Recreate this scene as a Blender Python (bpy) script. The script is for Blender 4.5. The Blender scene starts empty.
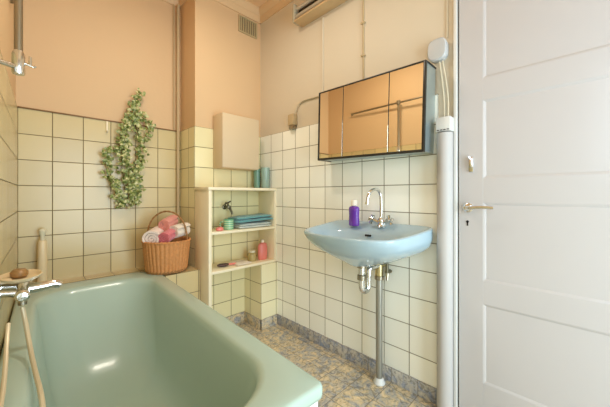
import bpy, bmesh, math, random
from mathutils import Vector, Matrix, noise
random.seed(7)
PI = math.pi
scn = bpy.context.scene
C = scn.collection
EYE = 1.05

# ------------------------------------------------------------------ materials
def s2l(c):
    return tuple(((v/255)/12.92 if v/255 <= .04045 else ((v/255+.055)/1.055)**2.4) for v in c)

def nt(name):
    m = bpy.data.materials.new(name); m.use_nodes = True
    t = m.node_tree
    return m, t, t.nodes['Principled BSDF']

def mat(name, rgb, rough=.5, metal=0, spec=.5, coat=0, trans=0, noise_amt=0, noise_scale=20, bump=0, bump_scale=60, sheen=0, ior=1.45, emit=None, estr=0):
    m, t, b = nt(name)
    col = s2l(rgb)
    b.inputs['Base Color'].default_value = (*col, 1)
    b.inputs['Roughness'].default_value = rough
    b.inputs['Metallic'].default_value = metal
    b.inputs['Specular IOR Level'].default_value = spec
    b.inputs['Coat Weight'].default_value = coat
    b.inputs['Coat Roughness'].default_value = .08
    b.inputs['Transmission Weight'].default_value = trans
    b.inputs['IOR'].default_value = ior
    b.inputs['Sheen Weight'].default_value = sheen
    if emit:
        b.inputs['Emission Color'].default_value = (*s2l(emit), 1)
        b.inputs['Emission Strength'].default_value = estr
    tc = t.nodes.new('ShaderNodeTexCoord')
    if noise_amt:
        n = t.nodes.new('ShaderNodeTexNoise'); n.inputs['Scale'].default_value = noise_scale
        n.inputs['Detail'].default_value = 4
        t.links.new(tc.outputs['Object'], n.inputs['Vector'])
        mx = t.nodes.new('ShaderNodeMix'); mx.data_type = 'RGBA'
        mx.inputs[6].default_value = (*[c*(1-noise_amt) for c in col], 1)
        mx.inputs[7].default_value = (*[min(1, c*(1+noise_amt)) for c in col], 1)
        t.links.new(n.outputs['Fac'], mx.inputs[0])
        t.links.new(mx.outputs[2], b.inputs['Base Color'])
    if bump:
        n = t.nodes.new('ShaderNodeTexNoise'); n.inputs['Scale'].default_value = bump_scale
        n.inputs['Detail'].default_value = 3
        t.links.new(tc.outputs['Object'], n.inputs['Vector'])
        bp = t.nodes.new('ShaderNodeBump'); bp.inputs['Strength'].default_value = bump
        bp.inputs['Distance'].default_value = .004
        t.links.new(n.outputs['Fac'], bp.inputs['Height'])
        t.links.new(bp.outputs['Normal'], b.inputs['Normal'])
    return m

def mth(t, op, a, b=None):
    n = t.nodes.new('ShaderNodeMath'); n.operation = op
    for i, v in enumerate((a, b)):
        if v is None: continue
        if hasattr(v, 'default_value') or hasattr(v, 'links'): t.links.new(v, n.inputs[i])
        else: n.inputs[i].default_value = v
    return n.outputs[0]

def mixc(t, fac, a, b):
    n = t.nodes.new('ShaderNodeMix'); n.data_type = 'RGBA'
    if hasattr(fac, 'links'): t.links.new(fac, n.inputs[0])
    else: n.inputs[0].default_value = fac
    for i, v in ((6, a), (7, b)):
        if hasattr(v, 'links'): t.links.new(v, n.inputs[i])
        else: n.inputs[i].default_value = (*v, 1)
    return n.outputs[2]

def tile_nodes(t, ox, oy, oz, pitch=.15, hw=.0022):
    """u,v position inside square tiles picked by the face normal -> (grout factor, cell vector)"""
    g = t.nodes.new('ShaderNodeNewGeometry')
    sp = t.nodes.new('ShaderNodeSeparateXYZ'); t.links.new(g.outputs['Position'], sp.inputs[0])
    sn = t.nodes.new('ShaderNodeSeparateXYZ'); t.links.new(g.outputs['True Normal'], sn.inputs[0])
    nx = mth(t, 'GREATER_THAN', mth(t, 'ABSOLUTE', sn.outputs[0]), .5)
    nz = mth(t, 'GREATER_THAN', mth(t, 'ABSOLUTE', sn.outputs[2]), .5)
    x = mth(t, 'SUBTRACT', sp.outputs[0], ox); y = mth(t, 'SUBTRACT', sp.outputs[1], oy); z = mth(t, 'SUBTRACT', sp.outputs[2], oz)
    def sel(f, a, b):   # f ? b : a
        return mth(t, 'ADD', mth(t, 'MULTIPLY', b, f), mth(t, 'MULTIPLY', a, mth(t, 'SUBTRACT', 1, f)))
    u = sel(nx, x, y); v = sel(nz, z, y)
    pu = mth(t, 'PINGPONG', mth(t, 'ADD', u, pitch*100), pitch/2)
    pv = mth(t, 'PINGPONG', mth(t, 'ADD', v, pitch*100), pitch/2)
    # pingpong with scale p/2 has period p
    d = mth(t, 'MINIMUM', pu, pv)
    mr = t.nodes.new('ShaderNodeMapRange'); t.links.new(d, mr.inputs[0])
    mr.inputs[1].default_value = hw*.7; mr.inputs[2].default_value = hw*1.3
    mr.inputs[3].default_value = 1; mr.inputs[4].default_value = 0
    cu = mth(t, 'FLOOR', mth(t, 'DIVIDE', u, pitch)); cv = mth(t, 'FLOOR', mth(t, 'DIVIDE', v, pitch))
    cb = t.nodes.new('ShaderNodeCombineXYZ'); t.links.new(cu, cb.inputs[0]); t.links.new(cv, cb.inputs[1]); t.links.new(nx, cb.inputs[2])
    return mr.outputs[0], cb.outputs[0], d, g

def wall_tile_mat(name, ox, oy, oz=.054, rgb=(205, 186, 138), grout=(112, 98, 62), hw=.0022):
    m, t, b = nt(name)
    gf, cell, d, g = tile_nodes(t, ox, oy, oz, hw=hw)
    wn = t.nodes.new('ShaderNodeTexWhiteNoise'); t.links.new(cell, wn.inputs['Vector'])
    c = s2l(rgb)
    c1 = mixc(t, wn.outputs['Value'], tuple(v*.93 for v in c), tuple(min(1, v*1.03) for v in c))
    t.links.new(mixc(t, gf, c1, s2l(grout)), b.inputs['Base Color'])
    r = mth(t, 'ADD', mth(t, 'MULTIPLY', gf, .4), .27)
    t.links.new(r, b.inputs['Roughness'])
    bp = t.nodes.new('ShaderNodeBump'); bp.inputs['Distance'].default_value = .0015; bp.inputs['Strength'].default_value = .6
    n = t.nodes.new('ShaderNodeTexNoise'); n.inputs['Scale'].default_value = 14
    t.links.new(g.outputs['Position'], n.inputs['Vector'])
    h = mth(t, 'ADD', mth(t, 'SUBTRACT', 1, gf), mth(t, 'MULTIPLY', n.outputs['Fac'], .5))
    t.links.new(h, bp.inputs['Height']); t.links.new(bp.outputs['Normal'], b.inputs['Normal'])
    return m

def floor_mat(name, cols=((146, 150, 160), (236, 212, 168), (184, 178, 166), (208, 189, 152))):
    m, t, b = nt(name)
    gf, cell, d, g = tile_nodes(t, .07, .04, .08+.15, hw=.002)
    wn = t.nodes.new('ShaderNodeTexWhiteNoise'); t.links.new(cell, wn.inputs['Vector'])
    # each tile gets its own patch of the cloudy printed pattern
    off = t.nodes.new('ShaderNodeVectorMath'); off.operation = 'SCALE'; off.inputs['Scale'].default_value = 3.0
    t.links.new(wn.outputs['Color'], off.inputs[0])
    ad = t.nodes.new('ShaderNodeVectorMath'); ad.operation = 'ADD'
    t.links.new(g.outputs['Position'], ad.inputs[0]); t.links.new(off.outputs[0], ad.inputs[1])
    n1 = t.nodes.new('ShaderNodeTexNoise'); n1.inputs['Scale'].default_value = 15; n1.inputs['Detail'].default_value = 5; n1.inputs['Distortion'].default_value = 1.6
    n2 = t.nodes.new('ShaderNodeTexNoise'); n2.inputs['Scale'].default_value = 26; n2.inputs['Detail'].default_value = 4; n2.inputs['Distortion'].default_value = 2.2
    v = t.nodes.new('ShaderNodeTexVoronoi'); v.feature = 'DISTANCE_TO_EDGE'; v.inputs['Scale'].default_value = 17
    for q in (n1, n2, v): t.links.new(ad.outputs[0], q.inputs['Vector'])
    r1 = t.nodes.new('ShaderNodeValToRGB'); t.links.new(n1.outputs['Fac'], r1.inputs[0])
    e = r1.color_ramp.elements
    e[0].position = .32; e[0].color = (*s2l(cols[0]), 1)
    e[1].position = .70; e[1].color = (*s2l(cols[1]), 1)
    k = e.new(.44); k.color = (*s2l(cols[2]), 1)
    k = e.new(.55); k.color = (*s2l(cols[3]), 1)
    dark = mth(t, 'GREATER_THAN', n2.outputs['Fac'], .56)
    c = mixc(t, mth(t, 'MULTIPLY', dark, .48), r1.outputs[0], s2l((98, 92, 84)))
    lite = mth(t, 'LESS_THAN', n2.outputs['Fac'], .40)
    c = mixc(t, mth(t, 'MULTIPLY', lite, .5), c, s2l((214, 204, 186)))
    ed = mth(t, 'LESS_THAN', v.outputs['Distance'], .035)
    c = mixc(t, mth(t, 'MULTIPLY', ed, .2), c, s2l((105, 100, 95)))
    c = mixc(t, mth(t, 'MULTIPLY', gf, .7), c, s2l((110, 98, 80)))
    t.links.new(c, b.inputs['Base Color'])
    b.inputs['Roughness'].default_value = .33
    bp = t.nodes.new('ShaderNodeBump'); bp.inputs['Distance'].default_value = .001; bp.inputs['Strength'].default_value = .5
    t.links.new(mth(t, 'SUBTRACT', 1, gf), bp.inputs['Height']); t.links.new(bp.outputs['Normal'], b.inputs['Normal'])
    return m

M = {}
M['peach'] = mat('peach_paint', (210, 178, 137), .6, noise_amt=.02, noise_scale=3, bump=.15, bump_scale=40)
M['cream_peach'] = mat('cream_peach_paint', (208, 196, 174), .6, noise_amt=.03, noise_scale=2, bump=.2, bump_scale=30)
M['ceiling'] = mat('ceiling_paint', (224, 188, 146), .7, noise_amt=.02, noise_scale=3)
M['cornice'] = mat('cornice_paint', (212, 180, 138), .5)
M['tile_back'] = wall_tile_mat('tile_back', .1232, .02)  # per-wall tile tones have the warm-to-cool light put into them
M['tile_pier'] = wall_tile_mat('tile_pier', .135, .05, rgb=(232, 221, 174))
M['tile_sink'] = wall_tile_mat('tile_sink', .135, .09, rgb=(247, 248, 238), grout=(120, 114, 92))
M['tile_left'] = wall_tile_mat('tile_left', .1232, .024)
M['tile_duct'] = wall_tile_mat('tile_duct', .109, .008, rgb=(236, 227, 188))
M['tile_ledge'] = wall_tile_mat('tile_ledge', .1232, .0, .072)
M['floor'] = floor_mat('patterned_floor_tile')
M['skirt'] = floor_mat('cool_lit_blue_skirting_tile', ((138, 150, 176), (204, 198, 186), (158, 162, 172), (184, 180, 172)))  # bluish print, with the cool light put in as extra blue
M['brown'] = mat('brown_edge', (132, 98, 60), .5)
M['door'] = mat('door_gloss', (190, 187, 187), .2, noise_amt=.015, noise_scale=3, bump=.12, bump_scale=9)
M['white'] = mat('white_paint', (214, 214, 210), .35)
M['pvc'] = mat('white_pipe', (184, 181, 178), .5)
M['plaster_white'] = mat('white_boxing', (200, 204, 202), .45)
M['tub'] = mat('sea_green_enamel', (174, 195, 184), .25, coat=.1, noise_amt=.02, noise_scale=5)
M['tubpanel'] = mat('white_bath_panel', (238, 238, 234), .25)
M['sink'] = mat('pale_blue_porcelain', (168, 192, 204), .1, coat=.5)
M['chrome'] = mat('chrome', (222, 222, 220), .16, metal=1)
M['dull'] = mat('dull_metal', (160, 152, 135), .32, metal=1)
M['brass'] = mat('brass', (196, 182, 136), .3, metal=1)
M['pipegrey'] = mat('grey_pipe', (168, 168, 160), .28, metal=.75)
M['mirror'] = mat('mirror_glass', (252, 244, 226), .02, metal=1)
M['black'] = mat('black_frame', (38, 36, 30), .35)
M['side'] = mat('steel_side', (178, 190, 190), .3, metal=.7)
M['shelf'] = mat('cream_shelf_paint', (238, 226, 196), .45)
M['boxcab'] = mat('beige_box_paint', (206, 184, 150), .5)
M['darkmetal'] = mat('aged_metal', (112, 106, 86), .4, metal=.8)
M['capgrey'] = mat('lamp_cap', (176, 164, 138), .5)
M['hole'] = mat('dark_hole', (30, 28, 26), .7)
M['wicker'] = mat('wicker', (200, 138, 82), .6, noise_amt=.3, noise_scale=60, bump=.6, bump_scale=140)
M['wicker_d'] = mat('wicker_dark', (150, 108, 62), .6, noise_amt=.25, noise_scale=80, bump=.6, bump_scale=120)
M['t_white'] = mat('white_towel', (240, 226, 208), .9, sheen=.4, bump=1, bump_scale=300, noise_amt=.05)
M['t_pinkwhite'] = mat('pinkish_white_towel', (246, 226, 214), .9, sheen=.4, bump=1, bump_scale=300, noise_amt=.06)
M['t_pink'] = mat('salmon_towel', (232, 150, 132), .9, sheen=.4, bump=1, bump_scale=300, noise_amt=.08)
M['t_rose'] = mat('rose_towel', (222, 112, 118), .9, sheen=.4, bump=1, bump_scale=300, noise_amt=.08)
M['t_teal'] = mat('teal_towel', (92, 158, 164), .9, sheen=.4, bump=1, bump_scale=260, noise_amt=.1)
M['t_pale'] = mat('pale_blue_towel', (206, 214, 208), .9, sheen=.4, bump=1, bump_scale=260, noise_amt=.05)
M['stem'] = mat('ivy_stem', (120, 112, 62), .7)
M['leaf'] = None
M['purple'] = mat('purple_plastic', (104, 52, 168), .25, coat=.3)
M['capwhite'] = mat('cap_white', (238, 228, 210), .4)
M['pinkpl'] = mat('pink_plastic', (228, 130, 120), .3)
M['teal_glass'] = mat('teal_glass', (160, 205, 185), .2, trans=.55)
M['teal_glass2'] = mat('bluish_glass', (185, 212, 200), .2, trans=.5)
M['green_strip'] = mat('green_mug_glaze', (110, 178, 140), .25)
M['cream_gl'] = mat('cream_glaze', (216, 208, 180), .3)
M['jar'] = mat('amber_jar', (200, 180, 120), .25, trans=.3)
M['grey_box'] = mat('grey_box_plastic', (184, 186, 186), .4)
M['cable'] = mat('painted_cable', (206, 194, 168), .5)
M['cond'] = mat('painted_conduit', (184, 162, 124), .5)
M['vent'] = mat('grille_metal', (178, 160, 120), .5)
M['vent_d'] = mat('grille_dark', (128, 112, 80), .8)
M['lampbody'] = mat('lamp_body', (196, 168, 126), .5)
M['tube'] = mat('lamp_tube', (176, 164, 142), .3)
M['lampdark'] = mat('lamp_reflector', (112, 94, 66), .4, metal=.6)
M['soap'] = mat('brown_soap', (150, 112, 66), .4)
M['dish'] = mat('cream_dish', (226, 204, 164), .25)
M['hose'] = mat('metal_hose', (212, 196, 164), .35, metal=.25)
M['dark'] = mat('dark_plastic', (86, 62, 58), .5)
M['added_lamp_glass'] = mat('milk_glass', (255, 240, 220), .4, emit=(255, 226, 190), estr=3)  # glowing shade of the added, unseen ceiling lamp

# ivy leaf: green patches with pale edges
m, t, b = nt('ivy_leaf')
tc = t.nodes.new('ShaderNodeTexCoord'); n = t.nodes.new('ShaderNodeTexNoise'); n.inputs['Scale'].default_value = 42; n.inputs['Detail'].default_value = 3
t.links.new(tc.outputs['Object'], n.inputs['Vector'])
r = t.nodes.new('ShaderNodeValToRGB'); t.links.new(n.outputs['Fac'], r.inputs[0]); e = r.color_ramp.elements
e[0].position = .36; e[0].color = (*s2l((92, 106, 46)), 1); e[1].position = .66; e[1].color = (*s2l((212, 206, 156)), 1)
k = e.new(.5); k.color = (*s2l((140, 152, 84)), 1)
t.links.new(r.outputs[0], b.inputs['Base Color']); b.inputs['Roughness'].default_value = .45
M['leaf'] = m
# striped mug
m, t, b = nt('striped_mug')
g = t.nodes.new('ShaderNodeNewGeometry'); sp = t.nodes.new('ShaderNodeSeparateXYZ'); t.links.new(g.outputs['Position'], sp.inputs[0])
st = mth(t, 'GREATER_THAN', mth(t, 'PINGPONG', sp.outputs[2], .008), .0045)
t.links.new(mixc(t, st, s2l((112, 176, 138)), s2l((186, 208, 168))), b.inputs['Base Color']); b.inputs['Roughness'].default_value = .3
M['stripe'] = m

# ------------------------------------------------------------------ mesh helpers
class MB:
    def __init__(s): s.bm = bmesh.new()
    def box(s, x0, x1, y0, y1, z0, z1, bev=0, mi=0, seg=2):
        vs = [s.bm.verts.new(p) for p in ((x0,y0,z0),(x1,y0,z0),(x1,y1,z0),(x0,y1,z0),(x0,y0,z1),(x1,y0,z1),(x1,y1,z1),(x0,y1,z1))]
        fs = [s.bm.faces.new([vs[i] for i in q]) for q in ((0,3,2,1),(4,5,6,7),(0,1,5,4),(1,2,6,5),(2,3,7,6),(3,0,4,7))]
        for f in fs: f.material_index = mi
        if bev:
            ed = list({e for f in fs for e in f.edges})
            r = bmesh.ops.bevel(s.bm, geom=ed, offset=bev, segments=seg, profile=.5, affect='EDGES')
            for f in r['faces']: f.material_index = mi
        return s
    def rings(s, rings, closed=True, cap0=True, cap1=True, mi=0):
        R = [[s.bm.verts.new(p) for p in r] for r in rings]
        n = len(R[0])
        for a, b in zip(R, R[1:]):
            for i in range(n if closed else n-1):
                j = (i+1) % n
                try: s.bm.faces.new((a[i], a[j], b[j], b[i])).material_index = mi
                except ValueError: pass
        if cap0: s.bm.faces.new(list(reversed(R[0]))).material_index = mi
        if cap1: s.bm.faces.new(R[-1]).material_index = mi
        return s
    def lathe(s, prof, c=(0,0,0), n=24, axis='z', mi=0, sx=1, sy=1):
        rr = []
        for r, h in prof:
            ring = []
            for i in range(n):
                a = 2*PI*i/n; x, y = r*math.cos(a)*sx, r*math.sin(a)*sy
                p = {'z': (x, y, h), 'x': (h, x, y), 'y': (y, h, x)}[axis]
                ring.append((c[0]+p[0], c[1]+p[1], c[2]+p[2]))
            rr.append(ring)
        return s.rings(rr, mi=mi)
    def tube(s, pts, r, n=10, mi=0, smooth_iter=0):
        pts = [Vector(p) for p in pts]
        for _ in range(smooth_iter):
            q = [pts[0]]
            for a, b in zip(pts, pts[1:]): q += [a*.75+b*.25, a*.25+b*.75]
            pts = q + [pts[-1]]
        rads = r if isinstance(r, (list, tuple)) else [r]*len(pts)
        if len(rads) != len(pts): rads = [rads[0]+(rads[-1]-rads[0])*i/(len(pts)-1) for i in range(len(pts))]
        up = None; rr = []
        for i, p in enumerate(pts):
            d = (pts[min(i+1, len(pts)-1)] - pts[max(i-1, 0)]).normalized()
            if up is None:
                up = Vector((0,0,1)) if abs(d.z) < .9 else Vector((1,0,0))
            u = (up - d*up.dot(d)).normalized(); w = d.cross(u); up = u
            rr.append([p + (u*math.cos(2*PI*k/n) + w*math.sin(2*PI*k/n))*rads[i] for k in range(n)])
        return s.rings(rr, mi=mi)
    def build(s, name, mats, parent=None, loc=(0,0,0), ang=35, smooth=True):
        bmesh.ops.recalc_face_normals(s.bm, faces=s.bm.faces)
        for f in s.bm.faces: f.smooth = smooth
        for e in s.bm.edges:
            if len(e.link_faces) == 2 and e.calc_face_angle(0) > math.radians(ang): e.smooth = False
        me = bpy.data.meshes.new(name); s.bm.to_mesh(me); s.bm.free()
        if not isinstance(mats, (list, tuple)): mats = [mats]
        for m in mats: me.materials.append(m)
        o = bpy.data.objects.new(name, me); C.objects.link(o); o.location = loc
        if parent: o.parent = parent
        return o

def thing(name, label, cat, loc=(0,0,0), rz=0, group=None):
    o = bpy.data.objects.new(name, None); C.objects.link(o); o.empty_display_size = .05
    o.location = loc; o.rotation_euler = (0, 0, rz)
    o['label'] = label; o['category'] = cat
    if group: o['group'] = group
    return o
def tag(o, label, cat, group=None):
    o['label'] = label; o['category'] = cat
    if group: o['group'] = group
    return o
def struct(o, label, cat):
    o['kind'] = 'structure'; o['label'] = label; o['category'] = cat
    return o

# ------------------------------------------------------------------ the room
H = 2.65
SL = math.tan(math.radians(2.1))
def lw(y): return -.0268 - (2.324-y)*SL       # x of the slightly skewed left wall
NY = -1.25                                     # near wall, behind the camera
def prism(mb, xy, z0, z1):
    return mb.rings([[(x, y, z0) for x, y in xy], [(x, y, z1) for x, y in xy]])

floor = MB(); prism(floor, [(-.35, NY-.15), (1.65, NY-.15), (1.65, 2.5), (-.35, 2.5)], -.1, 0)
struct(floor.build('floor', M['floor']), 'patterned ochre, grey and blue tiled floor', 'floor')
ceil = MB(); prism(ceil, [(-.35, NY-.15), (1.65, NY-.15), (1.65, 2.5), (-.35, 2.5)], H, H+.1)
struct(ceil.build('ceiling', M['ceiling']), 'peach painted ceiling', 'ceiling')
T = .008
# back wall (behind the bath)
wb = struct(MB().box(-.25, 1.65, 2.324+T, 2.45, 0, H).build('wall_back', M['peach']), 'peach wall behind the bath, tiled cream below', 'wall')
MB().box(lw(2.324)-.004, .905, 2.324, 2.324+T, 0, 1.554).build('tile_cladding', M['tile_back'], wb)
MB().box(lw(2.324), .86, 2.316, 2.324+T, 1.552, 1.560, .002).build('tile_edge_strip', M['brown'], wb)
# pier to the right of the bath
wp = struct(MB().box(.885+T, 1.47+T, 2.043+T, 2.33, 0, H).build('wall_pier', M['peach']), 'projecting peach and tiled pier behind the shelf unit', 'wall')
MB().box(.885, 1.47, 2.043, 2.324, 0, 1.554).build('tile_cladding', M['tile_pier'], wp)
# duct box low in the corner
wd = struct(MB().box(1.309, 1.47, 1.808, 2.043, 0, .502, 0).build('wall_duct', M['tile_duct']), 'small tiled duct box in the corner under the shelf unit', 'wall')
# sink wall, with the doorway
ws = MB(); ws.box(1.47+T, 1.62, .455, 2.33, 0, H); ws.box(1.47+T, 1.62, -.39, .452, 2.06, H); ws.box(1.47+T, 1.62, NY-.1, -.39, 0, H)
ws = struct(ws.build('wall_right', M['cream_peach']), 'cream wall with the washbasin, tiled to shoulder height', 'wall')
MB().box(1.47, 1.47+T, .54, 2.043, 0, 1.554).build('tile_cladding', M['tile_sink'], ws)
MB().box(1.472, 1.47+T, .462, .54, 0, 1.40).build('painted_board', M['plaster_white'], ws)
# left wall, with an added, unseen window beside the camera
WY0, WY1, WZ0, WZ1 = -.95, -.02, 1.15, 2.05
def lwseg(y0, y1, z0, z1, d0=T, d1=.16, mb=None):
    return prism(mb, [(lw(y0)-d0, y0), (lw(y1)-d0, y1), (lw(y1)-d1, y1), (lw(y0)-d1, y0)], z0, z1)
wl = MB()
lwseg(WY1, 2.34, 0, H, mb=wl); lwseg(NY-.1, WY0, 0, H, mb=wl); lwseg(WY0, WY1, 0, WZ0, mb=wl); lwseg(WY0, WY1, WZ1, H, mb=wl)
wl = struct(wl.build('wall_left', M['peach']), 'peach wall along the left of the bath, tiled below', 'wall')
cl = MB(); lwseg(WY1, 2.324, 0, 1.554, 0, T, cl); lwseg(NY, WY0, 0, 1.554, 0, T, cl); lwseg(WY0, WY1, 0, WZ0-.01, 0, T, cl); cl.build('tile_cladding', M['tile_left'], wl)
wn = struct(MB().box(-.35, 1.65, NY-.12, NY, 0, H).build('wall_near', M['white']), 'white wall behind the camera, coloured to cut orange bounce', 'wall')  # unseen wall, kept white so it bounces less orange
# window frames, added out of view to match the brightness
wf = MB()
lwseg(WY0, WY0+.04, WZ0, WZ1, -.005, .05, wf); lwseg(WY1-.04, WY1, WZ0, WZ1, -.005, .05, wf)
lwseg(WY0+.04, WY1-.04, WZ0, WZ0+.04, -.005, .05, wf); lwseg(WY0+.04, WY1-.04, WZ1-.04, WZ1, -.005, .05, wf)
w2 = MB()  # tall window added behind the camera for frontal fill
for a in ((.15, .19, .02, 2.15), (1.31, 1.35, .02, 2.15), (.19, 1.31, .02, .09), (.19, 1.31, 2.11, 2.15)): w2.box(a[0], a[1], NY, NY+.045, a[2], a[3], .002)
w2.box(.19, 1.31, NY+.001, NY+.03, .09, 2.11)
struct(w2.build('added_window_2', M['white']), 'added tall frosted window behind the camera, for soft frontal fill', 'window')
wf = struct(wf.build('added_window_1', M['white']), 'added white framed window beside the camera, for cool fill light', 'window')

# cornice along pier, right wall and back wall
cn = MB()
def cornice(mb, p, q, nrm):
    p, q, nrm = Vector(p), Vector(q), Vector(nrm)
    prof = [(0, H-.10), (.008, H-.10), (.012, H-.085), (.022, H-.07), (.022, H-.055), (.04, H-.035), (.05, H-.02), (.05, H), (0, H)]
    r = [[(e.x+nrm.x*a, e.y+nrm.y*a, z) for a, z in prof] for e in (p, q)]
    mb.rings(r)
cornice(cn, (1.478, 2.05), (1.478, NY), (-1, 0))
cornice(cn, (.89, 2.051), (1.478, 2.051), (0, -1))
cornice(cn, (-.04, 2.332), (.893, 2.332), (0, -1))
cornice(cn, (.893, 2.332), (.893, 2.05), (-1, 0))
struct(cn.build('trim_1', M['cornice']), 'stepped cornice under the ceiling', 'trim')
# tiled skirting
bs = MB(); bs.box(1.462, 1.47, .54, 1.808, 0, .08, .001)
struct(bs.build('baseboard_right', M['skirt']), 'patterned tile skirting under the washbasin wall', 'baseboard')
bs = MB(); bs.box(.91, 1.309, 2.035, 2.043, 0, .08, .001); bs.box(1.301, 1.309, 1.80, 2.035, 0, .08, .001); bs.box(1.301, 1.462, 1.80, 1.808, 0, .08, .001)
struct(bs.build('baseboard_back', M['floor']), 'patterned tile skirting round the duct box', 'baseboard')
# tiled ledge behind and beside the bath
ld = MB(); prism(ld, [(-.03, 2.21), (.655, 2.21), (.655, 1.95), (.883, 1.95), (.883, 2.324), (-.026, 2.324)], 0, .522)
struct(ld.build('wall_ledge', M['tile_ledge']), 'low cream tiled ledge at the far end of the bath', 'ledge')

# ------------------------------------------------------------------ door
DX = 1.47
d = MB()
ys = (-.385, -.285, .345, .445)
rails = [(.0, .20), (.559, .661), (1.015, 1.124), (1.477, 1.575), (1.93, 2.045)]
for a, b_ in ((ys[0], ys[1]), (ys[2], ys[3])): d.box(DX, DX+.04, a, b_, .008, 2.045, .0015)
for z0, z1 in rails: d.box(DX+.0005, DX+.0395, ys[1], ys[2], max(z0, .008), z1)
for (a, z0), (z1, b_) in zip(rails, rails[1:]):
    d.box(DX+.0065, DX+.03, ys[1]-.002, ys[2]+.002, z0-.002, z1+.002)
    # raised-and-fielded moulding: a sloped bevel round every panel
    y0, y1 = ys[1], ys[2]; zz0, zz1 = z0, z1
    o = [(y0, zz0), (y1, zz0), (y1, zz1), (y0, zz1)]
    w = .011
    i_ = [(y0+w, zz0+w), (y1-w, zz0+w), (y1-w, zz1-w), (y0+w, zz1-w)]
    d.rings([[(DX+.001, a, c) for a, c in o], [(DX+.0022, (a*.6+e*.4), (c*.6+f*.4)) for (a, c), (e, f) in zip(o, i_)],
             [(DX+.0068, a, c) for a, c in i_]], cap0=False, cap1=False)
door = struct(d.build('door_1', M['door'], ang=20), 'white gloss four-panel door', 'door')
def door_part(name, mb, m): return mb.build(name, m, door)
# lever
hb = MB(); hb.lathe([(.0, 1.4705), (.022, 1.470), (.022, 1.464), (.018, 1.461), (.010, 1.459), (.009, 1.43), (0, 1.43)], (0, .405, .99), 20, 'x')
hb.tube([(1.436, .405, .99), (1.428, .385, .991), (1.428, .34, .995), (1.43, .298, .993)], [.009, .0065], 10, smooth_iter=2)
door_part('door_handle', hb, M['chrome'])
lk = MB(); lk.box(1.462, 1.470, .383, .402, 1.155, 1.225, .003); lk.box(1.452, 1.463, .386, .399, 1.175, 1.213, .004)
lk.tube([(1.462, .392, 1.213), (1.452, .400, 1.226)], .006, 8)
door_part('latch', lk, M['chrome'])
kh = MB(); kh.lathe([(0, 1.4705), (.006, 1.4705), (.006, 1.4685), (0, 1.4685)], (0, .408, .925), 12, 'x'); kh.box(1.4685, 1.4705, .405, .411, .906, .925)
door_part('keyhole', kh, M['hole'])
# door frame
fr = MB(); fr.box(1.458, 1.60, .4515, .466, 0, 2.07, .002); fr.box(1.458, 1.60, -.405, -.387, 0, 2.07, .002); fr.box(1.458, 1.60, -.405, .464, 2.047, 2.075, .002)
fr.box(1.515, 1.60, -.387, .447, 0, .005)
fr.box(1.60, 1.62, -.39, .452, 0, 2.07)
struct(fr.build('trim_2', M['white']), 'white frame round the panelled door', 'door frame')

# ------------------------------------------------------------------ bathtub
TY0, TL, TW, TZ = .545, 1.652, .683, .528
tub = thing('bathtub', 'sea green enamel bathtub along the left wall, with a basket at its far end', 'bathtub', (lw(TY0)+.005, TY0, 0), -math.radians(2.1))
def rr(x0, x1, y0, y1, rn, rf, z, n=9, tilt=0, sk=0):
    pts = []
    for cx, cy, r, a0 in ((x1-rn, y0+rn, rn, -90), (x1-rf, y1-rf, rf, 0), (x0+rf, y1-rf, rf, 90), (x0+rn, y0+rn, rn, 180)):
        for i in range(n+1):
            a = math.radians(a0+90*i/n); pts.append((cx+r*math.cos(a), cy+r*math.sin(a), z))
    return pts
W, L = TW, TL
def frameR(i, z, o=0):   # outer rounded outline, inset i
    return rr(i, W-i, i, L-i, max(.022-i, .010), max(.17-i, .05), z)
R = [frameR(.010, TZ-.042), frameR(.002, TZ-.038), frameR(0, TZ-.028), frameR(.0, TZ-.012), frameR(.004, TZ-.003), frameR(.012, TZ)]
# inner outline: wider rim at near and far end
def innerR(s, n_, f_, z, rn, rf):
    return rr(.075+s, W-.078-s, (.072)+n_, L-.145-f_, rn, rf, z)
R += [innerR(-.012, -.012, -.014, TZ+.0, .19, .17), innerR(-.004, -.004, -.004, TZ-.003, .195, .165), innerR(.004, .005, .008, TZ-.012, .195, .16),
      innerR(.010, .010, .025, TZ-.035, .19, .16), innerR(.022, .022, .07, TZ-.12, .18, .16), innerR(.035, .035, .14, TZ-.23, .17, .16),
      innerR(.052, .055, .225, TZ-.33, .15, .17), innerR(.075, .08, .29, TZ-.385, .11, .16), innerR(.11, .12, .36, TZ-.415, .09, .13),
      innerR(.16, .20, .45, TZ-.425, .06, .08)]
b = MB(); b.rings(R, cap0=False)
# underside of the shell so the bath has thickness
b.rings([frameR(.010, TZ-.042), frameR(.02, TZ-.042), rr(.04, W-.04, .05, L-.05, .1, .15, TZ-.05)], cap0=False, cap1=False)
shell = b.build('tub_shell', M['tub'], tub, ang=60)
p = MB(); p.box(.02, W-.014, .016, .036, 0, TZ-.043, .002); p.box(W-.034, W-.014, .037, L-.26, 0, TZ-.043, .002)
p.build('bath_panel', M['tubpanel'], tub)

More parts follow.
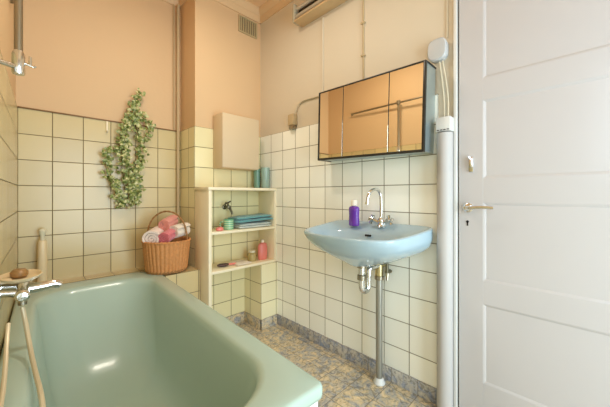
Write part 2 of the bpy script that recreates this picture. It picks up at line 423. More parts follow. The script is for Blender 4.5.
# ------------------------------------------------------------------ washbasin
SC = .860
sk = thing('washbasin', 'pale blue porcelain washbasin fixed to the tiled wall', 'sink', (1.47, SC, 0))
def sring(hw, dep, u0, zf, zb, n=3.2, N=112, taper=.11, flat=0):
    """outline; u = distance out from the wall, from u0 to u0+dep"""
    pts = []
    for i in range(N):
        a = 2*PI*i/N
        c, s_ = math.cos(a), math.sin(a)
        nn = n if c > 0 else 9
        u = math.copysign(abs(c)**(2/nn), c); v = math.copysign(abs(s_)**(2/nn), s_)
        uu = u0+dep*(u+1)/2; k = (u+1)/2
        vv = hw*v*(1-taper*k)
        uu += 0 if u <= 0 else -.03*(v*v)*k*1.0
        zz = zb+(zf-zb)*min(1, uu/.40)**.8
        pts.append((-uu, vv, zz))
    return pts
def bring(hw, dep, u0, z, n=2.4, N=112, dz=0):
    pts = []
    for i in range(N):
        a = 2*PI*i/N; c, s_ = math.cos(a), math.sin(a)
        u = math.copysign(abs(c)**(2/n), c); v = math.copysign(abs(s_)**(2/n), s_)
        uu = u0+dep*(u+1)/2
        pts.append((-uu, hw*v*(1-.05*(u+1)/2), z+dz*(1-(u+1)/2)))
    return pts
ZF, ZB = EYE-.196, EYE-.160
b = MB()
def uring(hwf, hwb, dep, u0, z, nf, N=112, dz=0):
    pts = []
    for i in range(N):
        a = 2*PI*i/N; c, s_ = math.cos(a), math.sin(a)
        nn = nf if c > 0 else 9
        u = math.copysign(abs(c)**(2/nn), c); v = math.copysign(abs(s_)**(2/nn), s_)
        k = (u+1)/2; uu = u0+dep*k
        pts.append((-(uu-(.03*v*v*k if u > 0 else 0)), v*(hwb+(hwf-hwb)*k), z+dz*(1-k)))
    return pts
b.rings([
    uring(.05, .05, .10, .165, .682, 2), uring(.085, .11, .20, .08, .689, 2.2), uring(.13, .15, .29, .012, .706, 2.4),
    uring(.185, .215, .35, .001, .733, 2.6), uring(.235, .272, .395, .001, .764, 2.9), uring(.268, .305, .425, .001, .795, 3.2), uring(.280, .318, .440, .001, .822, 3.6, dz=.01),
    sring(.318, .446, .001, ZF-.014, ZB-.014, 3.8), sring(.319, .447, .001, ZF-.005, ZB-.004, 3.8), sring(.314, .442, .003, ZF, ZB, 3.8),
    sring(.303, .430, .012, ZF+.001, ZB+.001, 3.8), 
    sring(.293, .418, .022, ZF-.004, ZB-.008, 3.8), 
    bring(.262, .285, .122, ZF-.010, 3.0, dz=.006), bring(.252, .272, .130, ZF-.022, 2.9), bring(.235, .25, .143, ZF-.05, 2.7),
    bring(.20, .215, .158, ZF-.085, 2.5), bring(.14, .155, .18, ZF-.115, 2.2), bring(.05, .07, .20, ZF-.128, 2), bring(.025, .04, .215, ZF-.130, 2)], cap0=True)
b.build('basin', M['sink'], sk, ang=50)
o = MB(); 
for k in (-1, 0, 1): o.lathe([(.0, -.141), (.006, -.141), (.006, -.147), (0, -.147)], (0, k*.013-.006, .829), 10, 'x')
o.build('overflow_hole', M['hole'], sk)
o = MB(); o.lathe([(0, .7205+.002), (.024, .7225), (.026, .728), (.018, .729), (.0, .727)], (-.235, 0, 0), 20); o.build('drain', M['chrome'], sk)

# basin mixer tap
ZT = .874
tp = thing('basin_tap', 'chrome swan-neck mixer tap with two cross handles on the washbasin', 'tap', (1.40, .818, ZT))
b = MB(); b.lathe([(0, -.004), (.024, -.004), (.026, .004), (.02, .010), (.017, .022), (.02, .032), (.016, .044), (.012, .05), (0, .05)], (0, 0, 0), 20)
b.build('tap_body', M['chrome'], tp)
b = MB(); b.tube([(0, 0, .045), (0, 0, .15), (-.005, .001, .185), (-.03, .006, .207), (-.065, .013, .205), (-.095, .02, .18), (-.105, .022, .135)], .0085, 12, smooth_iter=2)
b.tube([(-.105, .022, .136), (-.106, .0222, .124)], .0105, 12)
b.build('spout', M['chrome'], tp)
for sgn in (-1, 1):
    b = MB(); b.tube([(0, sgn*.01, .02), (-.004, sgn*.045, .036)], [.011, .013], 12)
    c0 = Vector((-.006, sgn*.055, .040)); dr = Vector((-.1, sgn*.9, .35)).normalized()
    b.tube([c0-dr*.01, c0+dr*.012], [.017, .014], 12)
    a1 = dr.cross(Vector((1, 0, 0))).normalized(); a2 = dr.cross(a1)
    for a_ in (a1, -a1, a2, -a2): b.tube([c0, c0+a_*.026], [.007, .010], 8)
    b.build('tap_handle', M['chrome'], tp)

# trap and waste pipe
wt = thing('waste_pipe', 'chrome trap and waste pipe running from washbasin to floor', 'pipe', (1.41, .836, 0))
b = MB(); b.tube([(0, 0, 0.0), (0, 0, .60)], .0185, 18); b.build('standpipe', M['pipegrey'], wt)
b = MB(); b.lathe([(0, .001), (.033, .001), (.033, .007), (.028, .013), (.022, .03), (.0195, .032)], (0, 0, 0), 24); b.build('floor_collar', M['white'], wt)
b = MB(); b.tube([(-.130, .028, .688), (-.130, .028, .575), (-.128, .027, .545), (-.106, .022, .53), (-.083, .018, .545), (-.08, .017, .58), (-.08, .017, .635), (-.07, .015, .652), (-.03, .006, .655), (0, 0, .655)], .0165, 16, smooth_iter=2)
b.build('trap', M['chrome'], wt)
for x_, y_, pr in ((-.130, .028, [(.017, .595), (.024, .598), (.024, .622), (.017, .626)]), (-.130, .028, [(.0175, .66), (.026, .662), (.026, .681), (.0175, .6815)]), (0, 0, [(.019, .575), (.025, .578), (.025, .598), (.019, .599)])):
    b = MB(); b.lathe(pr, (x_, y_, 0), 16); b.build('pipe_nut', M['dull'], wt)
b = MB(); b.tube([(0, 0, .60), (0, 0, .655), (.0, 0, .672)], .0225, 16); b.tube([(0, 0, .655), (.058, 0, .655)], .018, 14); b.build('pipe_elbow', M['brass'], wt)
sv = thing('stop_valve', 'small angled chrome stop valve beside the washbasin waste pipe', 'valve', (1.468, .80, .62))
b = MB(); b.tube([(0, 0, 0), (-.04, 0, 0)], .011, 12); b.tube([(-.036, 0, -.022), (-.036, 0, .06)], [.010, .008], 12); b.build('valve_body', M['darkmetal'], sv)
b = MB(); b.tube([(-.042, -.006, -.005), (-.056, -.012, -.04)], [.010, .007], 10); b.build('valve_handle', M['dull'], sv)

# ------------------------------------------------------------------ soap bottle
sb = thing('soap_bottle', 'purple plastic soap bottle with a white cap on the washbasin', 'bottle', (1.362, .972, .871))
b = MB(); b.lathe([(0, 0), (.032, 0), (.036, .004), (.036, .03), (.034, .055), (.036, .09), (.036, .100), (.030, .110), (.014, .116), (0, .116)], n=28, sx=.75, sy=1.2); b.build('bottle_body', M['purple'], sb)
b = MB(); b.lathe([(0, .1165), (.017, .1165), (.018, .12), (.0165, .147), (.013, .150), (0, .150)], n=20); b.build('cap', M['capwhite'], sb)
sb.rotation_euler.z = -.5

# ------------------------------------------------------------------ mirror cabinet
mc = thing('mirror_cabinet', 'black framed three-door mirror cabinet hung above the washbasin', 'mirror cabinet', (1.469, .9, 1.262))
mc.rotation_euler.x = math.radians(1.4)
y0, y1, hh, dp = -.342, .340, .432, .129   # local y: right edge (near) to left edge (far)
b = MB(); fw = .010
b.box(-dp+.012, 0, y0+.004, y1-.004, .004, hh-.004)                      # carcass
b.build('cabinet_body', M['side'], mc)
b = MB()
b.box(-dp, -dp+.016, y0, y0+fw, 0, hh, .001); b.box(-dp, -dp+.016, y1-fw, y1, 0, hh, .001)
b.box(-dp, -dp+.016, y0+fw, y1-fw, 0, .012, .001); b.box(-dp, -dp+.016, y0+fw, y1-fw, hh-.008, hh, .001)
b.box(-dp+.016, 0, y0, y0+.005, hh-.006, hh+.001); b.box(-dp+.016, 0, y1-.006, y1, 0, hh)
b.build('cabinet_frame', M['black'], mc)
div = (-.153, .145)
edges = (y0+fw, div[0], div[1], y1-fw)
for a, c in zip(edges, edges[1:]):
    q = MB(); q.box(-dp+.003, -dp+.0105, a+.0025, c-.0025, .0125, hh-.0085, .0004, 0, 1)
    dd = q.build('mirror_door', M['mirror'], mc)
for c in div:
    q = MB(); q.box(-dp+.005, -dp+.0125, c-.0024, c+.0024, .0125, hh-.0085)
    q.build('door_gap_strip', M['black'], mc)

# ------------------------------------------------------------------ shelf unit
X0, X1, Y0, Y1 = .886, 1.469, 1.82, 2.042
su = thing('shelf_unit', 'open cream shelf unit in the corner between bath and washbasin', 'shelf', (X0, Y0, 0))
w_, d_ = X1-X0, Y1-Y0
b = MB(); b.box(0, .022, 0, d_, 0.001, 1.082, .001); b.build('side_panel', M['shelf'], su)
b = MB(); b.box(w_-.018, w_, 0, d_, .522, 1.082, .001); sp2 = b.build('side_panel', M['shelf'], su)
b = MB(); b.box(-.004, w_, -.004, d_, 1.083, 1.103, .0015); b.build('top_shelf', M['shelf'], su)
b = MB(); b.box(.0225, w_-.0185, 0, d_, .775, .793, .001); b.build('shelf_board', M['shelf'], su)
b = MB(); b.box(.0225, w_, 0, d_, .503, .5215, .001); b.build('shelf_board', M['shelf'], su)

# ------------------------------------------------------------------ box on the pier
bc = thing('wall_box', 'plain beige box cabinet on the pier above the shelf unit', 'cabinet', (1.188, 2.041, 1.25))
b = MB(); b.box(-.16, .16, -.142, 0, 0, .405, .004); b.build('box_body', M['boxcab'], bc)
b = MB(); b.box(-.161, .161, -.148, -.1425, .004, .401, .002); b.build('box_front', M['boxcab'], bc)

# ------------------------------------------------------------------ items on the shelves
def tumbler(x, y, z, r, h, m, label):
    o = thing('tumbler', label, 'glass', (x, y, z))
    b = MB(); b.lathe([(0, 0), (r*.86, 0), (r*.9, .003), (r, h), (r-.003, h), (r*.84, .008), (0, .008)], n=24); b.build('cup', m, o)
    return o
tumbler(1.388, 1.975, 1.1035, .029, .165, M['teal_glass'], 'darker green glass tumbler on the top shelf, left of the pair')
tumbler(1.425, 1.91, 1.1035, .036, .172, M['teal_glass2'], 'taller pale teal glass tumbler on the top shelf, beside the wall')
mg = thing('striped_mug', 'green and white striped mug on the middle shelf beside the towels', 'mug', (1.078, 1.895, .7935))
b = MB(); b.lathe([(0, 0), (.032, 0), (.035, .003), (.037, .075), (.034, .075), (.032, .008), (0, .008)], n=28); b.build('mug_body', M['stripe'], mg)
b = MB(); b.tube([(-.032, .01, .062), (-.055, .018, .058), (-.062, .02, .038), (-.052, .016, .016), (-.032, .01, .014)], .004, 8, smooth_iter=2); b.build('handle', M['stripe'], mg)

def towel_slab(mb, w, d, z0, z1, seed, wav=.004, bend=0, nx=26, ny=14):
    """softly folded cloth slab centred on the origin; folded edge at front"""
    rnd = Vector((seed*3.1, seed*1.7, 0)); K = 14
    rings = []
    for i in range(nx+1):
        x = -w/2 + w*i/nx
        ring = []
        t_ = (z1-z0)/2
        for j in range(ny*2):
            a = 2*PI*j/(ny*2)
            e = 5.0
            cy = math.copysign(abs(math.cos(a))**(2/e), math.cos(a)); cz = math.copysign(abs(math.sin(a))**(2/1.8), math.sin(a))
            endk = min(1, (min(i, nx-i)+.35)/1.8)**.5
            px_, py_ = x, cy*d/2*(.97+.03*endk)
            nz = noise.noise(Vector((px_*12, py_*12, seed))+rnd)
            pz = (z0+z1)/2 + cz*t_*endk + (nz*wav if cz > -.2 else 0) + bend*(i/nx)
            ring.append((px_+noise.noise(Vector((py_*20, seed, pz*20)))*.004, py_+noise.noise(Vector((px_*15, seed, 3)))*.006, max(pz, z0)))
        rings.append(ring)
    mb.rings(rings)
ft = thing('folded_towel', 'white folded towel, lowest of the stack on the middle shelf', 'towel', (1.288, 1.92, .794), group=None)
b = MB(); towel_slab(b, .30, .17, 0, .020, 1); towel_slab(b, .292, .165, .019, .036, 2); b.build('towel_cloth', M['t_pale'], ft)
ft = thing('folded_towel', 'teal folded towel on top of the white one on the middle shelf', 'towel', (1.285, 1.925, .8315), group=None)
b = MB(); towel_slab(b, .33, .18, .004, .028, 3, .006, .010); towel_slab(b, .322, .172, .027, .047, 4, .008, .014); b.build('towel_cloth', M['t_teal'], ft)
sp_ = MB(); sp_.lathe([(0, 0), (.018, 0), (.022, .006), (.021, .02), (.012, .026), (0, .027)], n=16, sx=1.3); tag(sp_.build('soap_bar', M['pinkpl'], loc=(.985-.012+.02, 1.87, .7935)), 'small pink soap on the middle shelf beside the striped mug', 'soap')
# bottom shelf
pb = thing('shampoo_bottle', 'pink plastic bottle standing on the bottom shelf', 'bottle', (1.39, 1.90, .522))
b = MB(); b.lathe([(0, 0), (.036, 0), (.041, .006), (.044, .05), (.044, .10), (.036, .128), (.016, .138), (0, .138)], n=26, sx=1, sy=.6); b.build('bottle_body', M['pinkpl'], pb)
b = MB(); b.lathe([(0, .1385), (.013, .1385), (.013, .158), (.010, .161), (0, .161)], n=16); b.build('cap', M['capwhite'], pb)
jr = thing('glass_jar', 'small amber glass jar on the bottom shelf beside the pink bottle', 'jar', (1.30, 1.92, .522))
b = MB(); b.lathe([(0, 0), (.031, 0), (.034, .004), (.034, .055), (.026, .066), (0, .066)], n=22); b.build('jar_body', M['jar'], jr)
b = MB(); b.lathe([(0, .0665), (.027, .0665), (.027, .082), (.024, .085), (0, .085)], n=22); b.build('lid', M['cream_gl'], jr)
br = thing('hair_brush', 'dark and pink hairbrush lying on the bottom shelf', 'brush', (1.035, 1.90, .522), -.15)
b = MB(); b.lathe([(0, -.045), (.012, -.04), (.020, -.02), (.020, .02), (.012, .04), (0, .045)], (0, 0, .014), 16, 'x', sx=1, sy=.6); b.build('brush_head', M['dark'], br)
b = MB(); b.tube([(.042, 0, .014), (.075, 0, .012), (.10, 0, .011)], [.006, .008], 10); b.build('handle', M['pinkpl'], br)
cl = MB(); towel_slab(cl, .12, .14, 0, .014, 6, .002); tag(cl.build('wash_cloth', M['t_white'], loc=(1.18, 1.905, .5222)), 'small folded white cloth lying on the bottom shelf', 'cloth')
# little tap on the wall in the middle compartment
wtp = thing('wall_tap', 'old dull metal tap on the tiles inside the shelf unit', 'tap', (1.125, 2.042, .955))
b = MB(); b.lathe([(0, 0), (.020, 0), (.020, -.005), (.012, -.008), (.011, -.05), (.014, -.055), (.014, -.075), (0, -.078)], n=16, axis='y')
b.tube([(0, -.05, 0), (.012, -.062, -.012), (.022, -.075, -.04), (.022, -.078, -.058)], [.010, .008], 10, smooth_iter=1); b.build('tap_body', M['darkmetal'], wtp)
b = MB(); b.tube([(0, -.055, 0), (0, -.055, .032)], .007, 10); b.tube([(-.034, -.058, .012), (-.018, -.056, .03), (0, -.055, .034), (.024, -.052, .044)], [.008, .006], 8); b.build('tap_handle', M['darkmetal'], wtp)

# ------------------------------------------------------------------ wicker basket with rolled towels
BX, BY = .706, 2.078
bk = thing('wicker_basket', 'round wicker basket full of rolled towels on the tiled ledge', 'basket', (BX, BY, .5295))
def wick(n=204, rows=15, h=.205, r0=.123, r1=.146):
    rg = []
    for k in range(rows+1):
        z = h*k/rows; rad = r0+(r1-r0)*(k/rows)**.8
        ring = []
        for i in range(n):
            a = 2*PI*i/n
            m = .006*abs(math.sin(a*17)) + .0012*math.sin(a*34+k*PI)
            ring.append(((rad+m)*math.cos(a), (rad+m)*math.sin(a), z))
        rg.append(ring)
    inner = [[((r1-.012-(r1-r0)*(1-q))*math.cos(2*PI*i/n), (r1-.012-(r1-r0)*(1-q))*math.sin(2*PI*i/n), max(.01, h*q)) for i in range(n)] for q in (1, .5, 0.04)]
    return rg+inner
b = MB(); b.rings(wick()); b.build('basket_body', M['wicker'], bk, ang=70)
def twist_ring(mb, R_, z, r, n=150):
    for ph in (0, PI):
        pts = [((R_+r*.5*math.cos(10*a*2+ph))*math.cos(a), (R_+r*.5*math.cos(10*a*2+ph))*math.sin(a), z+r*.5*math.sin(10*a*2+ph)) for a in [2*PI*i/n for i in range(n+1)]]
        mb.tube(pts, r*.62, 6)
b = MB(); twist_ring(b, .147, .205, .008); b.build('basket_rim', M['wicker'], bk)
b = MB(); twist_ring(b, .126, .009, .0075); b.build('basket_foot', M['wicker_d'], bk)
ux, uy = .711, -.703
b = MB()
for ph in (0, PI):
    pts = []
    for i in range(71):
        a = PI*i/70; r_ = .140
        c = (-math.cos(a)*r_)
        zz = .20+math.sin(a)**.85*.205
        tw = a*14+ph
        pts.append((ux*c + .0028*math.cos(tw)*uy*-1, uy*c+.0028*math.cos(tw)*ux, zz+.0028*math.sin(tw)))
    b.tube(pts, .0042, 6)
b.build('basket_handle', M['wicker_d'], bk)

def roll(name, u, w, zc, r, ln, m, label, tilt=.15, yaw=0, turns=3.2):
    """rolled towel: spiral of cloth, axis towards the room"""
    o = thing(name, label, 'towel', (BX+ux*u+ .703*w, BY+uy*u+.711*w, zc-r), group='rolled towels in the basket')
    b = MB(); th_ = r/(turns+.35); N = int(turns*22)
    secs = []
    for k in range(5):
        q = k/4; yy = -ln/2+ln*q
        inset = {0: .82, 4: .82}.get(k, 1.0)
        ring_o, ring_i = [], []
        for i in range(N+1):
            a = 2*PI*turns*i/N
            rad = r-th_*a/(2*PI)
            puff = 1+.03*noise.noise(Vector((math.cos(a)*2, math.sin(a)*2, u*40+q*2)))
            t2 = th_*.46*inset
            for ring, s_ in ((ring_o, -t2*.1 if False else 0), (ring_i, -2*t2)):
                rr_ = max(.0015, (rad*puff+s_ - (th_*.46-t2)))
                bulge = 0 if 0 < k < 4 else (.010*(a/(2*PI*turns)))*(1 if k == 0 else -1)
                ring.append((rr_*math.cos(a+.6), yy+bulge, rr_*math.sin(a+.6)*.94+r))
        secs.append(ring_o+list(reversed(ring_i)))
    b.rings(secs, cap0=False, cap1=False)
    # close both spiral ends with quads
    b.bm.verts.ensure_lookup_table()
    M_ = 2*(N+1)
    for k in (0, 4):
        base = k*M_
        for i in range(N):
            v = b.bm.verts
            try: b.bm.faces.new((v[base+i], v[base+i+1], v[base+M_-2-i], v[base+M_-1-i]))
            except ValueError: pass
    c = b.build('towel_cloth', m, o, ang=75)
    o.rotation_euler = (tilt, 0, math.radians(-44.7)+yaw)
    return o
roll('rolled_towel', -.062, -.025, .768, .064, .17, M['t_pinkwhite'], 'white towel roll, leftmost in the basket', .12, .15)
roll('rolled_towel', .004, .035, .852, .050, .12, M['t_pink'], 'salmon pink towel roll on top of the others in the basket', .25, -.1)
roll('rolled_towel', .036, -.040, .772, .047, .12, M['t_rose'], 'deep rose towel roll low in the middle of the basket', .2, -.05)
roll('rolled_towel', .082, .028, .798, .055, .12, M['t_white'], 'cream white towel roll, rightmost in the basket', .1, -.35)

# ------------------------------------------------------------------ ivy garland
iv = thing('ivy_garland', 'variegated green ivy garland hanging on the wall above the bath', 'plant', (.56, 2.32, .93))
O = Vector((.56, 2.32, .93))
strands = [
    [(.60, 1.79), (.565, 1.74), (.54, 1.68), (.53, 1.58), (.50, 1.45), (.49, 1.34), (.48, 1.24), (.50, 1.14), (.53, 1.06), (.545, .96)],
    [(.60, 1.77), (.55, 1.69), (.56, 1.60), (.58, 1.5), (.60, 1.4), (.59, 1.28), (.58, 1.18), (.575, 1.06), (.57, .975)],
    [(.55, 1.66), (.60, 1.62), (.64, 1.58), (.67, 1.54), (.64, 1.49), (.62, 1.42)],
    [(.53, 1.6), (.49, 1.52), (.475, 1.43), (.485, 1.34), (.51, 1.25), (.55, 1.16), (.585, 1.08), (.605, 1.03)],
    [(.50, 1.42), (.45, 1.37), (.395, 1.34), (.40, 1.26), (.415, 1.18), (.435, 1.10), (.455, 1.03), (.475, .955)],
    [(.42, 1.16), (.45, 1.08), (.49, 1.0), (.52, .96)],
    [(.60, 1.3), (.555, 1.2), (.535, 1.12), (.56, 1.02), (.60, 1.0)],
]
b = MB(); dense = []
for st in strands:
    pts = [Vector((x, 2.300-.012*random.random(), z)) for x, z in st]
    b.tube([p-O for p in pts], .0025, 6, smooth_iter=1)
    for a, c in zip(pts, pts[1:]):
        n_ = max(2, int((c-a).length/.0125))
        for k in range(n_): dense.append((a.lerp(c, k/n_), (c-a).normalized()))
b.build('vine_stem', M['stem'], iv)
lf = bmesh.new()
shape = [(0, 0), (.34, .10), (.52, .42), (.36, .70), (0, 1.05), (-.36, .70), (-.52, .42), (-.34, .10)]
for p, dr in dense:
    for q in range(3 if random.random() < .3 else 2):
        s = random.uniform(.019, .031)
        if p.z > 1.72: s *= .9
        c = p + Vector((random.gauss(0, .016), -abs(random.gauss(.018, .016)), random.gauss(0, .014)))
        c.y = min(c.y, 2.312)
        rot = Matrix.Rotation(random.uniform(0, 2*PI), 4, 'Y') @ Matrix.Rotation(random.uniform(-.9, .5), 4, 'X') @ Matrix.Rotation(random.uniform(-.6, .6), 4, 'Z')
        vs = []
        mid = []
        for i, (x, y) in enumerate(shape):
            v = Vector((x*s, -.10*s*(1-abs(x)*1.6) - .12*s*(y-.5)**2, (y-.4)*s))
            w = rot @ v + c
            w.y = min(w.y, 2.3235)
            vs.append(lf.verts.new(w-O))
        cv = rot @ Vector((0, -.22*s, .05*s)) + c; cv.y = min(cv.y, 2.322); cv = lf.verts.new(cv-O)
        for i in range(8): lf.faces.new((vs[i], vs[(i+1) % 8], cv))
me = bpy.data.meshes.new('foliage'); lf.to_mesh(me); lf.free(); me.materials.append(M['leaf'])
for p in me.polygons: p.use_smooth = True
fo = bpy.data.objects.new('foliage', me); C.objects.link(fo); fo.parent = iv

hk = MB(); hk.box(.395, .405, 2.314, 2.3235, 1.475, 1.55, .002); hk.tube([(.40, 2.316, 1.482), (.40, 2.302, 1.474), (.40, 2.296, 1.486)], .003, 8, smooth_iter=1)
tag(hk.build('wall_hook', M['shelf']), 'small cream hook on the tiles left of the ivy', 'hook')

# ------------------------------------------------------------------ pipes
vp = MB(); vp.tube([(.862, 2.295, .523), (.862, 2.295, 2.45), (.862, 2.29, 2.52), (.862, 2.27, 2.54)], .0105, 14, smooth_iter=1)
tag(vp.build('corner_pipe', M['cond']), 'thin painted pipe running up the corner beside the pier', 'pipe')
vp2 = MB(); vp2.tube([(.838, 2.316, 1.565), (.838, 2.316, 2.55)], .005, 8)
tag(vp2.build('corner_cable', M['cond']), 'thin painted cable just left of the corner pipe', 'cable')

pv = thing('downpipe', 'wide white plastic pipe beside the door frame', 'pipe', (1.436, .497, 0))
b = MB(); b.tube([(0, 0, .001), (0, 0, 1.345)], .0355, 28); b.build('pipe_barrel', M['pvc'], pv)

# ------------------------------------------------------------------ electrics
jb = thing('junction_box', 'rounded grey junction box high on the wall beside the mirror cabinet', 'junction box', (1.478, .535, 1.762))
b = MB(); pts = []
def oct_ring(r, x, n=28, e=3):
    out = []
    for i in range(n):
        a = 2*PI*i/n; c, s_ = math.cos(a), math.sin(a)
        out.append((x, r*math.copysign(abs(c)**(2/e), c)*.84, r*math.copysign(abs(s_)**(2/e), s_)))
    return out
b.rings([oct_ring(.051, 0), oct_ring(.053, -.02), oct_ring(.052, -.030)]); b.build('box_base', M['grey_box'], jb)
b = MB(); b.rings([oct_ring(.054, -.0305), oct_ring(.054, -.040), oct_ring(.048, -.046), oct_ring(.026, -.048)]); b.build('box_lid', M['grey_box'], jb)
sx = thing('switch_box', 'small white box where the cables end above the wide pipe', 'junction box', (1.4715, .497, 1.352))
b = MB(); b.box(-.062, 0, -.033, .033, 0, .068, .004); b.build('box_body', M['white'], sx)
b = MB()
for k in range(4): b.box(-.0635, -.0618, -.028+k*.015, -.018+k*.015, .004, .008)
b.build('vent_slot', M['hole'], sx)
def wire(name, pts, r, m, label, it=2):
    b = MB(); b.tube(pts, r, 8, smooth_iter=it); o = b.build(name, m); return tag(o, label, 'cable')
wire('cable', [(1.455, .528, 1.705), (1.458, .52, 1.64), (1.458, .506, 1.50), (1.45, .505, 1.415)], .004, M['cable'], 'left one of two cables hanging below the grey junction box')
wire('cable', [(1.455, .514, 1.705), (1.458, .504, 1.64), (1.458, .488, 1.52), (1.45, .487, 1.415)], .004, M['cable'], 'right one of two cables hanging below the grey junction box')
wire('cable', [(1.474, .50, 1.82), (1.474, .50, 1.95), (1.475, .50, 2.3), (1.475, .50, 2.54)], .004, M['cable'], 'painted cable rising from the grey junction box to the ceiling')
cd = thing('conduit', 'clipped conduit running down the wall to the top of mirror cabinet', 'conduit', (1.474, .983, 1.70))
b = MB(); b.tube([(0, 0, 0.0), (0, 0, .62)], .0055, 10); b.build('tube', M['cond'], cd)
for z in (.20, .40): q = MB(); q.box(-.010, .003, -.014, .014, z-.005, z+.005, .002); q.build('clip', M['cond'], cd)
wire('conduit', [(1.474, 1.314, 1.70), (1.474, 1.314, 2.28)], .005, M['cream_peach'], 'flat wall-coloured conduit running down to the left door of mirror cabinet', 0)
sk2 = thing('wall_socket', 'small beige socket on the wall left of the mirror cabinet', 'socket', (1.4775, 1.605, 1.548))
b = MB(); b.box(-.045, 0, -.032, .032, .03, .115, .006); b.build('socket_body', M['cond'], sk2)
b = MB(); b.box(-.040, 0, -.026, .026, 0, .029, .005); b.build('plug', M['dull'], sk2)
wire('power_cord', [(1.462, 1.59, 1.655), (1.464, 1.575, 1.70), (1.468, 1.55, 1.735), (1.468, 1.50, 1.750), (1.468, 1.40, 1.745), (1.468, 1.24, 1.74), (1.468, 1.22, 1.70)], .006, M['cable'], 'beige cord curving from the wall socket to the mirror cabinet')

# ventilation grille on the pier
vg = thing('vent_grille', 'louvred vent grille below the cornice on the pier', 'vent', (1.345, 2.0505, 2.40))
b = MB(); b.box(-.09, -.078, -.012, 0, 0, .135, .001); b.box(.078, .09, -.012, 0, 0, .135, .001); b.box(-.078, .078, -.012, 0, 0, .010, .001); b.box(-.078, .078, -.012, 0, .125, .135, .001); b.build('grille_frame', M['vent'], vg)
b = MB(); b.box(-.077, .077, -.004, 0, .011, .124); b.build('grille_backing', M['vent_d'], vg)
b = MB()
for k in range(7): b.box(-.071+k*.022, -.062+k*.022, -.0105, -.0045, .0105, .1245)
b.build('slats', M['vent'], vg)

# strip lamp high on the sink wall
sl = thing('strip_light', 'old fluorescent strip light high on the wall above the mirror cabinet', 'lamp', (1.477, 1.06, 2.30))
Lh = .475
b = MB(); b.box(-.03, 0, -Lh, Lh, .015, .155, .004); b.build('back_plate', M['lampbody'], sl)
b = MB(); b.box(-.092, -.0305, -Lh, -Lh+.02, 0, .135, .005); b.build('end_cap', M['capgrey'], sl)
b = MB(); b.box(-.092, -.0305, Lh-.02, Lh, 0, .135, .005); b.build('end_cap', M['capgrey'], sl)
b = MB(); b.box(-.092, -.0, -Lh+.021, Lh-.021, -.002, .012, .002); b.build('bottom_tray', M['lampbody'], sl)
for z in (.045, .100):
    b = MB(); b.tube([(-.066, -Lh+.021, z), (-.066, Lh-.021, z)], .014, 14); b.build('lamp_tube', M['tube'], sl)
b = MB(); b.box(-.044, -.0305, -Lh+.021, Lh-.021, .0125, .135); b.build('reflector', M['lampdark'], sl)

# ------------------------------------------------------------------ shower pipe on the left wall
sr = thing('shower_pipe', 'metal shower riser pipe with a holder, on the left wall above the bath', 'pipe', (lw(1.38), 1.38, 1.48))
xr = -.014-lw(1.38)
b = MB(); b.tube([(xr, 0, .02), (xr, 0, .505)], .0115, 14); b.build('riser', M['dull'], sr)
b = MB(); b.tube([(xr-.0, -.33, .505), (xr, .58, .505)], .0095, 12); b.tube([(xr, .58, .505), (0, .60, .505)], .0095, 12); b.build('top_pipe', M['dull'], sr)
b = MB(); b.lathe([(0, .485), (.019, .485), (.019, .525), (0, .525)], (xr, 0, 0), 14); b.build('tee_fitting', M['dull'], sr)
b = MB(); b.lathe([(0, -.018), (.015, -.018), (.017, -.012), (.017, .05), (.013, .062), (0, .062)], (xr, 0, 0), 16); b.build('fitting', M['chrome'], sr)
b = MB(); b.tube([(.001, -.04, .0), (xr-.006, -.006, .004), (xr, 0, .004)], [.008, .009], 12); b.lathe([(0, .001), (.022, .001), (.022, .006), (0, .008)], (0, -.04, .0), 14, 'x'); b.build('wall_arm', M['chrome'], sr)
b = MB(); b.tube([(xr+.012, 0, .026), (xr+.038, -.001, .018), (xr+.042, 0, .022)], .0045, 8); b.tube([(xr+.029, 0, .022), (xr+.029, 0, .052)], [.005, .004], 8); b.build('holder_hook', M['chrome'], sr)

# bath mixer
bm_ = thing('bath_mixer', 'chrome bath mixer on the left wall just above the bathtub rim', 'tap', (lw(1.36), 1.36, .728))
xo = -lw(1.36)-.004
b = MB(); b.tube([(xo, -.06, 0), (xo, .06, 0)], .017, 18)
for yy in (-.045, .045): b.tube([(.001, yy, .01), (xo, yy, 0)], .013, 14); b.lathe([(0, .001), (.03, .001), (.028, .009), (0, .012)], (0, yy, .01), 18, 'x')
b.build('mixer_body', M['chrome'], bm_)
for sg in (-1, 1):
    b = MB(); b.lathe([(0, sg*.0605), (.014, sg*.0605), (.019, sg*.068), (.019, sg*.088), (.013, sg*.094), (0, sg*.095)], (xo, 0, 0), 12, 'y'); b.build('mixer_handle', M['chrome'], bm_)
b = MB(); b.tube([(xo+.012, 0, .0), (xo+.05, 0, .0), (xo+.085, .002, .004), (xo+.098, .002, -.006)], [.019, .0135], 14, smooth_iter=1); b.build('spout', M['chrome'], bm_)
b = MB(); b.tube([(xo, -.02, -.018), (xo, -.02, -.045)], .012, 12); b.build('hose_outlet', M['dull'], bm_)
# hose
hs = MB(); hs.tube([(-.004, 1.34, .674), (.003, 1.325, .63), (.012, 1.27, .57), (.022, 1.15, .535), (.034, 1.02, .515), (.036, .93, .46), (.05, .86, .38), (.09, .84, .30), (.16, .90, .215), (.2, 1.05, .145)], .0062, 10, smooth_iter=2)
tag(hs.build('shower_hose', M['hose']), 'metal shower hose hanging from the bath mixer into the bathtub', 'hose')
hs = MB(); hs.tube([(-.034, 1.24, .66), (-.036, 1.20, .625), (-.036, 1.10, .575), (-.040, .98, .541), (-.052, .86, .5375), (-.062, .72, .5375)], .0055, 10, smooth_iter=2)
tag(hs.build('rubber_hose', M['hose']), 'second length of hose lying along the left rim of the bathtub', 'hose')
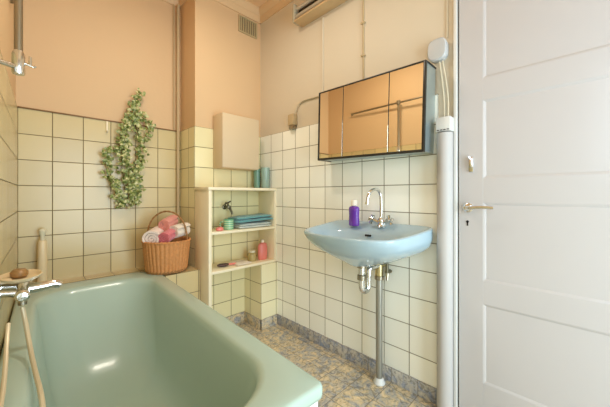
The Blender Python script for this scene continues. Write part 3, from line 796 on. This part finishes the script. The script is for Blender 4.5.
# soap dish with soap
sd = thing('soap_dish', 'oval cream soap dish on the left wall above the bath mixer', 'soap dish', (lw(1.36)+.004, 1.36, .760))
b = MB(); b.lathe([(0, 0), (.030, 0), (.048, .010), (.055, .020), (.052, .021), (.042, .011), (0, .008)], (.050, 0, 0), 28, sx=1, sy=1.5); b.box(-.003, .03, -.02, .02, .0, .014, .004); b.build('dish', M['dish'], sd)
so = MB(); so.lathe([(0, 0), (.018, 0), (.023, .007), (.023, .018), (.016, .026), (0, .028)], n=20, sx=1, sy=1.3); tag(so.build('soap_bar', M['soap'], loc=(-.012, 1.37, .7705)), 'brown bar of soap lying in the cream dish', 'soap')
# white stick standing on the ledge
wb2 = thing('upright_holder', 'slim white upright holder on the ledge in the far left corner', 'holder', (.076, 2.262, .5225))
b = MB(); b.lathe([(0, 0), (.023, 0), (.024, .004), (.021, .20), (.019, .255), (.016, .262), (0, .262)], n=22); b.build('holder_tube', M['dish'], wb2)
b = MB(); b.lathe([(0, .2625), (.011, .2625), (.011, .29), (.016, .30), (.017, .318), (.010, .328), (0, .33)], n=18); b.build('top_knob', M['cream_gl'], wb2)

# ------------------------------------------------------------------ ceiling lamp (added above, out of frame, for brightness)
cx, cy = .60, 1.30
clp = thing('added_ceiling_lamp', 'added round milk glass ceiling lamp, out of view, for warm fill', 'lamp', (cx, cy, H))
b = MB(); b.lathe([(0, 0), (.09, 0), (.09, -.02), (.06, -.03), (0, -.03)], n=28); b.build('lamp_base', M['white'], clp)
b = MB(); b.lathe([(.06, -.031), (.12, -.05), (.135, -.085), (.12, -.12), (.07, -.145), (0, -.15)], n=32); b.build('lamp_shade', M['added_lamp_glass'], clp)

# ------------------------------------------------------------------ light
def area(name, loc, rot, sx_, sy_, power, col):
    l = bpy.data.lights.new(name, 'AREA'); l.shape = 'RECTANGLE'; l.size = sx_; l.size_y = sy_; l.energy = power; l.color = col
    o = bpy.data.objects.new(name, l); C.objects.link(o); o.location = loc; o.rotation_euler = rot; return o
# cool fill light set in the added window beside the camera
wy = (WY0+WY1)/2
area('side_fill_light', (lw(wy)-.03, wy, (WZ0+WZ1)/2), (0, math.radians(-90), -math.radians(2.1)), WZ1-WZ0-.08, WY1-WY0-.08, 8, (.76, .89, 1.0))
area('near_fill_light', (.75, NY+.035, .98), (math.radians(90), 0, 0), 1.12, 1.76, 50, (.71, .885, 1.0))  # soft frontal fill at the added window behind the camera
# warm fill light under the added ceiling lamp
pl = bpy.data.lights.new('overhead_fill_light', 'AREA'); pl.shape = 'DISK'; pl.size = .2; pl.energy = 9; pl.color = (1.0, .92, .78)
po = bpy.data.objects.new('overhead_fill_light', pl); C.objects.link(po); po.location = (cx, cy, H-.16)

w = bpy.data.worlds.new('world'); scn.world = w; w.use_nodes = True
w.node_tree.nodes['Background'].inputs[0].default_value = (.9, .93, 1, 1); w.node_tree.nodes['Background'].inputs[1].default_value = .6

# ------------------------------------------------------------------ camera
cam = bpy.data.cameras.new('camera'); co = bpy.data.objects.new('camera', cam); C.objects.link(co)
co.location = (0, 0, EYE); co.rotation_euler = (math.radians(90), 0, -math.radians(44.69))
cam.sensor_width = 36; cam.lens = 283.86/610*36; cam.shift_y = -8.71/610; cam.clip_start = .02
scn.camera = co
scn.view_settings.view_transform = 'Standard'; scn.view_settings.look = 'None'
scn.view_settings.exposure = .10; scn.view_settings.gamma = 1
scn.cycles.use_denoising = True
scn.cycles.max_bounces = 10; scn.cycles.diffuse_bounces = 9
scn.cycles.sample_clamp_indirect = 4
